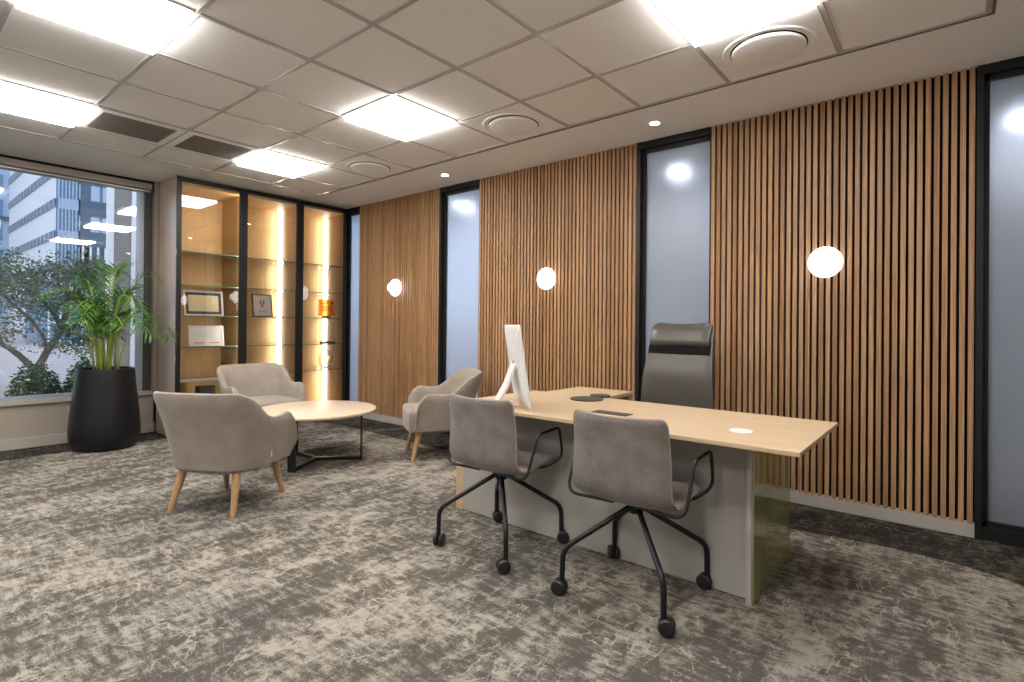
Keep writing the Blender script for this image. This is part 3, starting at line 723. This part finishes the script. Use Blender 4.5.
# ------------------------------------------------------------------ armchairs
def armchair(label, loc, rz):
    t = thing('armchair', label, 'armchair', loc, rz, 'grey fabric tub armchairs around the round table')
    # plan path of the shell: right arm front -> back -> left arm front (local facing +y)
    pl = [(.322, .250), (.331, .14), (.335, .02), (.325, -.12), (.285, -.225), (.20, -.285), (.10, -.305), (0, -.31)]
    pts = bez(pl, 6); pts = pts + [(-x, y) for x, y in pts[-2::-1]]
    n = len(pts); Ls = [0]
    for a, c in zip(pts, pts[1:]): Ls.append(Ls[-1] + (Vector(c) - Vector(a)).length)
    tot = Ls[-1]; rs = []
    def ss(a, b_, x): x = max(0, min(1, (x - a) / (b_ - a))); return x * x * (3 - 2 * x)
    ZB = .262; th = .058
    for i in range(n):
        d = min(Ls[i], tot - Ls[i])
        zt_ = .605 - .012 * ss(.10, .24, d) + .185 * ss(.27, .56, d)
        k = 1.
        if d < .13: zt_ = .40 + (zt_ - .40) * math.sqrt(max(0, 1 - (1 - d / .13) ** 2))
        a = Vector(pts[max(i - 1, 0)]); c = Vector(pts[min(i + 1, n - 1)]); tg = (c - a).normalized(); no = Vector((-tg.y, tg.x))
        p = Vector(pts[i])
        if no.dot(Vector((p.x, p.y + .02))) < 0: no = -no
        lean = .035 + .075 * ss(.34, .58, d)      # the top flares outwards
        ring = []
        # outer up, over the rolled edge, inner down
        hs = [0, .04, .12, .3, .55, .8, .93, .985, 1.0]
        out_ = []
        for h in hs:
            z = ZB + (zt_ - ZB) * h
            off = -.032 * (1 - h) ** 2 + lean * h * h - .010
            if h < .02: off -= .02
            e = 0
            if h > .9: e = -(th * .5) * (1 - math.sqrt(max(0, 1 - ((h - .9) / .1) ** 2)))
            q = p + no * (off + e); out_.append((q.x, q.y, z))
        inn = []
        for h in hs[::-1][1:]:
            z = ZB + (zt_ - ZB) * h
            off = -.032 * (1 - h) ** 2 + lean * h * h - .010 - th
            e = 0
            if h > .9: e = (th * .5) * (1 - math.sqrt(max(0, 1 - ((h - .9) / .1) ** 2)))
            q = p + no * (off + e); inn.append((q.x, q.y, max(z, ZB + .01)))
        rs.append(out_ + inn)
    b = MB(); b.rings(rs); sh = b.build('shell', 'arm_fabric', t)
    b = MB(); b.box(-.333, -.331, -.01, .012, .33, .37); 
    b = MB()
    # seat cushion: rounded block following the tub
    def outline(k, f=0.):
        o = []
        for (x, y) in [(.262, .30), (.275, .1), (.27, -.08), (.21, -.20), (.1, -.235), (0, -.24)]: o.append((x * k, y * k + f))
        full = bez(o, 4); full = full + [(-x, y) for x, y in full[-2::-1]]
        front = [(-.255 * k + (.51 * k) * q / 8, (.300 + .022 * math.sin(PI * q / 8)) * k + f) for q in range(1, 8)]
        return full + front
    rs = []
    for z, k in ((.255, .90), (.262, .96), (.30, .985), (.37, 1.0), (.415, 1.0), (.435, .975), (.447, .93), (.452, .80), (.456, .4)):
        rs.append([(x, y, z) for x, y in outline(k, .0)])
    b.rings(rs); b.build('seat_cushion', 'arm_fabric', t)
    b = MB()
    rs = []
    for z, k in ((.235, .60), (.242, .78), (.262, .86)): rs.append([(x, y - .01, z) for x, y in outline(k)])
    b.rings(rs); b.build('seat_frame', 'arm_fabric', t)
    for sx_ in (-1, 1):
        for sy in (-1, 1):
            b = MB(); tp = Vector((sx_ * .19, sy * .185 + (.015 if sy > 0 else -.0), .262)); bt = Vector((sx_ * .222, sy * .262, .0))
            b.tube([tp, tp.lerp(bt, .5), tp.lerp(bt, .97), bt], [.027, .0225, .0165, .0155], 14); b.build('leg', 'leg_wood', t)
    b = MB(); b.box(.3145, .3165, -.02, -.008, .325, .362); b.build('side_tag', 'paper', t)
    return t
armchair('grey fabric armchair nearest the camera, turned away with its back showing', (-3.755, 1.585, 0), math.radians(30))
armchair('grey fabric armchair in front of the display cabinet, facing the round table', (-5.33, 2.55, 0), math.radians(-93))
armchair('grey fabric armchair seen side on against the slatted wall, left of the desk', (-3.71, 3.43, 0), math.radians(147))

# ------------------------------------------------------------------ coffee table
tb = thing('coffee_table', 'round pale oak coffee table on a black three legged steel base', 'coffee table', (-4.34, 2.56, 0))
b = MB(); b.lathe([(.48, .428), (.505, .432), (.512, .440), (.512, .452), (.506, .456), (.001, .456)], n=80); b.build('tabletop', 'table_oak', tb)
legs = [(.27, .29), (.22, -.345), (-.38, .0)]
for lx, ly in legs:
    a = math.atan2(ly, lx); r = math.hypot(lx, ly); R = Matrix.Rotation(a, 4, 'Z')
    b = MB(); b.box(r - .012, r, -.035, .035, 0, .43, .002, 1, M_=R); b.box(.0, r - .012, -.016, .016, .0, .030, .002, 1, M_=R)
    b.box(.0, r - .012, -.022, .022, .414, .428, M_=R); b.build('leg', 'black', tb)

# ------------------------------------------------------------------ potted palm
pp = thing('potted_palm', 'green areca palm in a tall black tapered pot by the window', 'potted plant', (-6.27, 1.495, 0))
b = MB(); b.lathe([(.16, 0), (.225, .006), (.262, .045), (.278, .12), (.282, .18), (.274, .30), (.254, .48), (.236, .66), (.229, .745), (.226, .76), (.210, .76), (.207, .70), (.02, .695)], n=64); b.build('pot', 'pot', pp)
b = MB(); b.lathe([(.206, .68), (.206, .72), (.12, .73), (.002, .732)], n=32); b.build('soil', 'soil', pp)
rnd = random.Random(11)
for k in range(26):
    a = 2 * PI * k / 26 * 5 + rnd.uniform(-.3, .3); br = rnd.uniform(.01, .10)
    p0 = Vector((math.cos(a) * br, math.sin(a) * br, .72))
    reach = rnd.uniform(.14, .54); hgt = rnd.uniform(.45, 1.08) if reach < .32 else rnd.uniform(.35, .86); drop = rnd.uniform(.02, .22) * (reach / .4)
    if math.cos(a) < -.2: reach *= .75
    d = Vector((math.cos(a), math.sin(a), 0)); P = []
    for i in range(13):
        s = i / 12
        P.append(p0 + d * reach * (s ** 1.7) + Vector((0, 0, hgt * (math.sin(s * PI * .55) / math.sin(PI * .55)) - drop * max(0, s - .65) / .35)))
    P = [Vector((max(q.x, -.46), min(q.y, .50), q.z)) for q in P]
    b = MB(); b.mi = 0; b.tube(P, [.0085 - .0062 * i / 12 for i in range(13)], 6)
    b.mi = 1; nl = 24
    for j in range(nl):
        s = .36 + .64 * j / (nl - 1); f = s * 12; i = min(int(f), 11); q = P[i].lerp(P[i + 1], f - i); tg = (P[i + 1] - P[i]).normalized()
        side = tg.cross(Vector((0, 0, 1)));
        if side.length < .05: side = Vector((-d.y, d.x, 0))
        side.normalize()
        ln = (.09 + .12 * math.sin(PI * min(1, (s - .30) / .75))) * rnd.uniform(.85, 1.15)
        for sg in (-1, 1):
            dr = (side * sg * .75 + tg * (.75 + rnd.uniform(-.1, .15)) + Vector((0, 0, rnd.uniform(-.05, .18)))).normalized()
            up = dr.cross(side * sg).normalized() if dr.cross(side * sg).length > .1 else Vector((0, 0, 1))
            wv = dr.cross(up)  .normalized() * .0058
            A = q; B_ = q + dr * ln * .45 + Vector((0, 0, .006)); C_ = q + dr * ln + Vector((0, 0, -.035 * rnd.uniform(.3, 1.5)))
            v = [b.bm.verts.new(x) for x in (A - wv * .3, A + wv * .3, B_ + wv, B_ - wv, C_)]
            for w_ in v: w_.co.x = max(w_.co.x, -.485); w_.co.y = min(w_.co.y, .555)
            b._f([v[0], v[1], v[2], v[3]], True); b._f([v[3], v[2], v[4]], True)
    b.build('frond', ['palm_stem', 'leaf'], pp, fixn=False)

# ------------------------------------------------------------------ outdoors
b = MB(); b.box(-160, XW - .2, -60, 90, -.4, -.02); structure(b.build('ground', 'pave'))
def part(p, name, m_, *bs):
    b = MB()
    for q in bs: b.box(*q)
    return b.build(name, m_, p)
bd = thing('building', 'white clad office block with dark window bands and a blue glass corner', 'building', (0, 0, 0))
YC = 13.8
part(bd, 'wall', 'facade', (-108, -78.02, YC, 40, 0, 40))
for z in (3.0, 6.6, 10.2, 13.8, 17.4, 21.0):
    bb = part(bd, 'window_band', 'band', (-108, -78.0, YC - .15, YC + .2, z + .28, z + 1.2))
    part(bb, 'mullion', 'facade', *[(-107 + q * 2.2, -106.9 + q * 2.2, YC - .17, YC, z + .28, z + 1.2) for q in range(14)])
cg = part(bd, 'glass_corner', 'blue', (-78.0, -77.4, YC + .02, 26, 0, 40))
FL = (3.0, 6.6, 10.2, 13.8, 17.4)
part(cg, 'panel', 'pale_blue', *[(-77.4, -77.25, YC + .05, YC + 1.9, z, z + 1.2) for z in FL])
part(cg, 'mullion', 'pale_blue', *[(-77.4, -77.2, YC + .05 + q * .31, YC + .16 + q * .31, 0, 30) for q in range(7)])
part(cg, 'spandrel', 'teal', *[(-77.4, -77.2, YC + 1.9, 26, z - .5, z + 1.35) for z in FL])
part(cg, 'dark_bay', 'teal', *[(-77.4, -77.3, YC + 1.9, 26, z, z + 3.4) for z in (0, 6.6)], (-77.4, -77.3, YC + 1.9, YC + 2.9, 0, 30))
part(cg, 'window', 'pale_blue', *[(-77.4, -77.2, YC + 3.0 + q * 1.1, YC + 3.8 + q * 1.1, z + 1.35, z + 3.1) for q in range(6) for z in (10.2, 13.8)])
part(cg, 'fin', 'facade', *[(-77.4, -76.9, YC + 2.2 + q * .70, YC + 2.36 + q * .70, z + 1.5, z + 3.2) for q in range(9) for z in (3.0, 6.6)])
b2 = thing('building', 'pale blue glass tower at the far left edge of the window view', 'building', (0, 0, 0))
part(b2, 'wall', 'pale_blue', (-150, -118, -20, 15.2, 0, 45))
part(b2, 'window', 'blue', *[(-118, -117.8, -19 + q * 1.9, -18 + q * 1.9, z, z + 2.6) for q in range(18) for z in range(2, 40, 4)])
part(b2, 'slab', 'teal', *[(-118, -117.5, -20, 15.2, z, z + .7) for z in (9.2, 17.2)])
b3 = thing('building', 'low pale building with white columns behind the garden tree', 'building', (0, 0, 0))
part(b3, 'wall', 'pale_blue', (-52, -46, -6, 5.2, 0, 7.0))
part(b3, 'column', 'facade', *[(-46, -45.6, 3.2 + q * 1.4, 3.45 + q * 1.4, 0, 6.8) for q in range(-5, 2)])
part(b3, 'window', 'teal', *[(-46, -45.9, y, y + .8, .6, 5.8) for y in (-3.2, -.4, 2.3)])
part(b3, 'roof', 'facade', (-52.5, -45.2, -6.4, 5.4, 6.9, 7.4))
b4 = thing('building', 'low teal glazed lobby seen between the tree and the palm', 'building', (0, 0, 0))
part(b4, 'wall', 'blue', (-42, -36, 6.1, 12.5, 0, 3.6))
part(b4, 'mullion', 'facade', *[(-36, -35.85, 6.1 + q * .45, 6.16 + q * .45, 0, 3.6) for q in range(15)], *[(-36, -35.85, 6.1, 12.5, z, z + .06) for z in (1.1, 2.3)])
pl_ = thing('pillar', 'grey stone pillar with white edges just outside the window', 'pillar', (0, 0, 0))
part(pl_, 'shaft', 'pillar_grey', (-10.06, -10.0, 2.45, 2.69, 0, 8))
part(pl_, 'edge', 'facade', (-10.06, -9.98, 2.38, 2.46, 0, 8)); part(pl_, 'edge', 'facade', (-10.06, -9.98, 2.69, 2.79, 0, 8))
# garden tree
tr = thing('tree', 'spreading garden tree with dark forked trunk outside the window', 'tree', (-12.6, 1.98, -.02))
br = [((0, 0, 0), (.02, .02, .22), .10),
      ((.02, .02, .22), (0, -.22, .62), .065), ((0, -.22, .62), (.1, -.45, .82), .05), ((.1, -.45, .82), (.1, -.95, 1.25), .035), ((.1, -.45, .82), (-.2, -.7, 1.7), .03),
      ((.02, .02, .22), (.05, .16, .72), .075), ((.05, .16, .72), (0, .34, 1.1), .06), ((0, .34, 1.1), (-.1, .46, 1.62), .05), ((-.1, .46, 1.62), (0, .9, 2.05), .04), ((0, .9, 2.05), (.1, 1.5, 2.3), .025),
      ((0, .34, 1.1), (.1, .1, 1.55), .04), ((.1, .1, 1.55), (0, -.25, 2.0), .03), ((-.1, .46, 1.62), (-.1, .35, 2.2), .03), ((.05, .16, .72), (.2, -.1, 1.25), .035), ((.2, -.1, 1.25), (.1, -.6, 1.9), .025)]
b = MB()
rnd = random.Random(5)
for p0, p1, r in br:
    p0, p1 = Vector(p0), Vector(p1); md = p0.lerp(p1, .5) + Vector((rnd.uniform(-.03, .03), rnd.uniform(-.04, .04), rnd.uniform(-.02, .02)))
    b.tube([p0, md, p1], [r, r * .85, r * .72], 9)
    b.sphere(p1, r * .74, 8, 6)
b.build('trunk', 'bark', tr)
b = MB()
cl = [Vector((rnd.uniform(-.6, .6), rnd.uniform(-1.6, 1.5), rnd.uniform(1.15, 2.35))) for _ in range(46)] + [Vector(p1) for _, p1, r in br if r < .041]
cl += [Vector((rnd.uniform(-.4, .4), rnd.uniform(-1.3, -.3), rnd.uniform(.7, 1.2))) for _ in range(5)] + [Vector((.2, rnd.uniform(.3, .9), rnd.uniform(.7, 1.3))) for _ in range(5)]
for c in cl:
    for _ in range(210):
        d = Vector((rnd.gauss(0, .20), rnd.gauss(0, .26), rnd.gauss(0, .10))); q = c + d
        u = Vector((rnd.uniform(-1, 1), rnd.uniform(-1, 1), rnd.uniform(-.6, .6))).normalized() * rnd.uniform(.018, .042); w = u.orthogonal().normalized() * u.length * .55
        b._f([b.bm.verts.new(x) for x in (q - u, q + w, q + u, q - w)])
b.build('foliage', 'tree_leaf', tr, fixn=False)
for (x, y, r, h, lab) in ((-10.6, 1.66, .33, .64, 'leafy green bush below the tree trunk outside the window'), (-10.4, 2.20, .26, .70, 'leafy green bush behind the black pot outside the window'), (-10.9, 1.02, .26, .42, 'small green bush at the left outside the window')):
    t = thing('bush', lab, 'bush', (x, y, -.02)); b = MB()
    for _ in range(1500):
        a = rnd.uniform(0, 2 * PI); s = rnd.random() ** .5; ph = rnd.random()
        q = Vector((math.cos(a) * r * s, math.sin(a) * r * s, h * math.sqrt(max(.02, 1 - s * s)) * ph * rnd.uniform(.85, 1.08)))
        u = Vector((rnd.uniform(-1, 1), rnd.uniform(-1, 1), rnd.uniform(-.6, .6))).normalized() * rnd.uniform(.02, .045); w = u.orthogonal().normalized() * u.length * .5
        b._f([b.bm.verts.new(p) for p in (q - u, q + w, q + u, q - w)])
    b.build('leaves', 'bush_leaf', t, fixn=False)
    b = MB()
    for _ in range(7):
        a = rnd.uniform(0, 2 * PI); b.tube([(0, 0, 0), (math.cos(a) * r * .5, math.sin(a) * r * .5, h * .6)], [.012, .005], 6)
    b.build('stems', 'bark', t)

# ------------------------------------------------------------------ world, camera, output
w = bpy.data.worlds.new('world'); sc.world = w; w.use_nodes = True
bg = w.node_tree.nodes['Background']; bg.inputs[0].default_value = (.68, .81, 1.0, 1); bg.inputs[1].default_value = 1.7

yaw, roll, pitch, f = -.69, -.0092, .0035, 537.04
c, s = math.cos(yaw), math.sin(yaw)
xr = Vector((c, -s, 0)); zf = Vector((s, c, 0)); up = Vector((0, 0, 1))
F = zf * math.cos(pitch) + up * math.sin(pitch); y2 = up * math.cos(pitch) - zf * math.sin(pitch)
Rv = xr * math.cos(roll) - y2 * math.sin(roll); U = xr * math.sin(roll) + y2 * math.cos(roll)
cd = bpy.data.cameras.new('camera'); cam = bpy.data.objects.new('camera', cd); C.objects.link(cam); sc.camera = cam
cam.matrix_world = Matrix((( Rv.x, U.x, -F.x, 0), (Rv.y, U.y, -F.y, 0), (Rv.z, U.z, -F.z, 1.205), (0, 0, 0, 1)))
cd.sensor_width = 36; cd.lens = f / 1024 * 36; cd.shift_y = (323.36 - 341) / 1024; cd.clip_start = .05; cd.clip_end = 400

sc.view_settings.view_transform = 'Standard'; sc.view_settings.look = 'None'
sc.view_settings.gamma = 1; sc.view_settings.use_curve_mapping = False; sc.view_settings.exposure = 0.0
sc.cycles.use_denoising = True
sc.cycles.max_bounces = 14; sc.cycles.diffuse_bounces = 8; sc.cycles.glossy_bounces = 5; sc.cycles.transparent_max_bounces = 16
sc.cycles.sample_clamp_indirect = 20
sc.cycles.caustics_reflective = False; sc.cycles.caustics_refractive = False
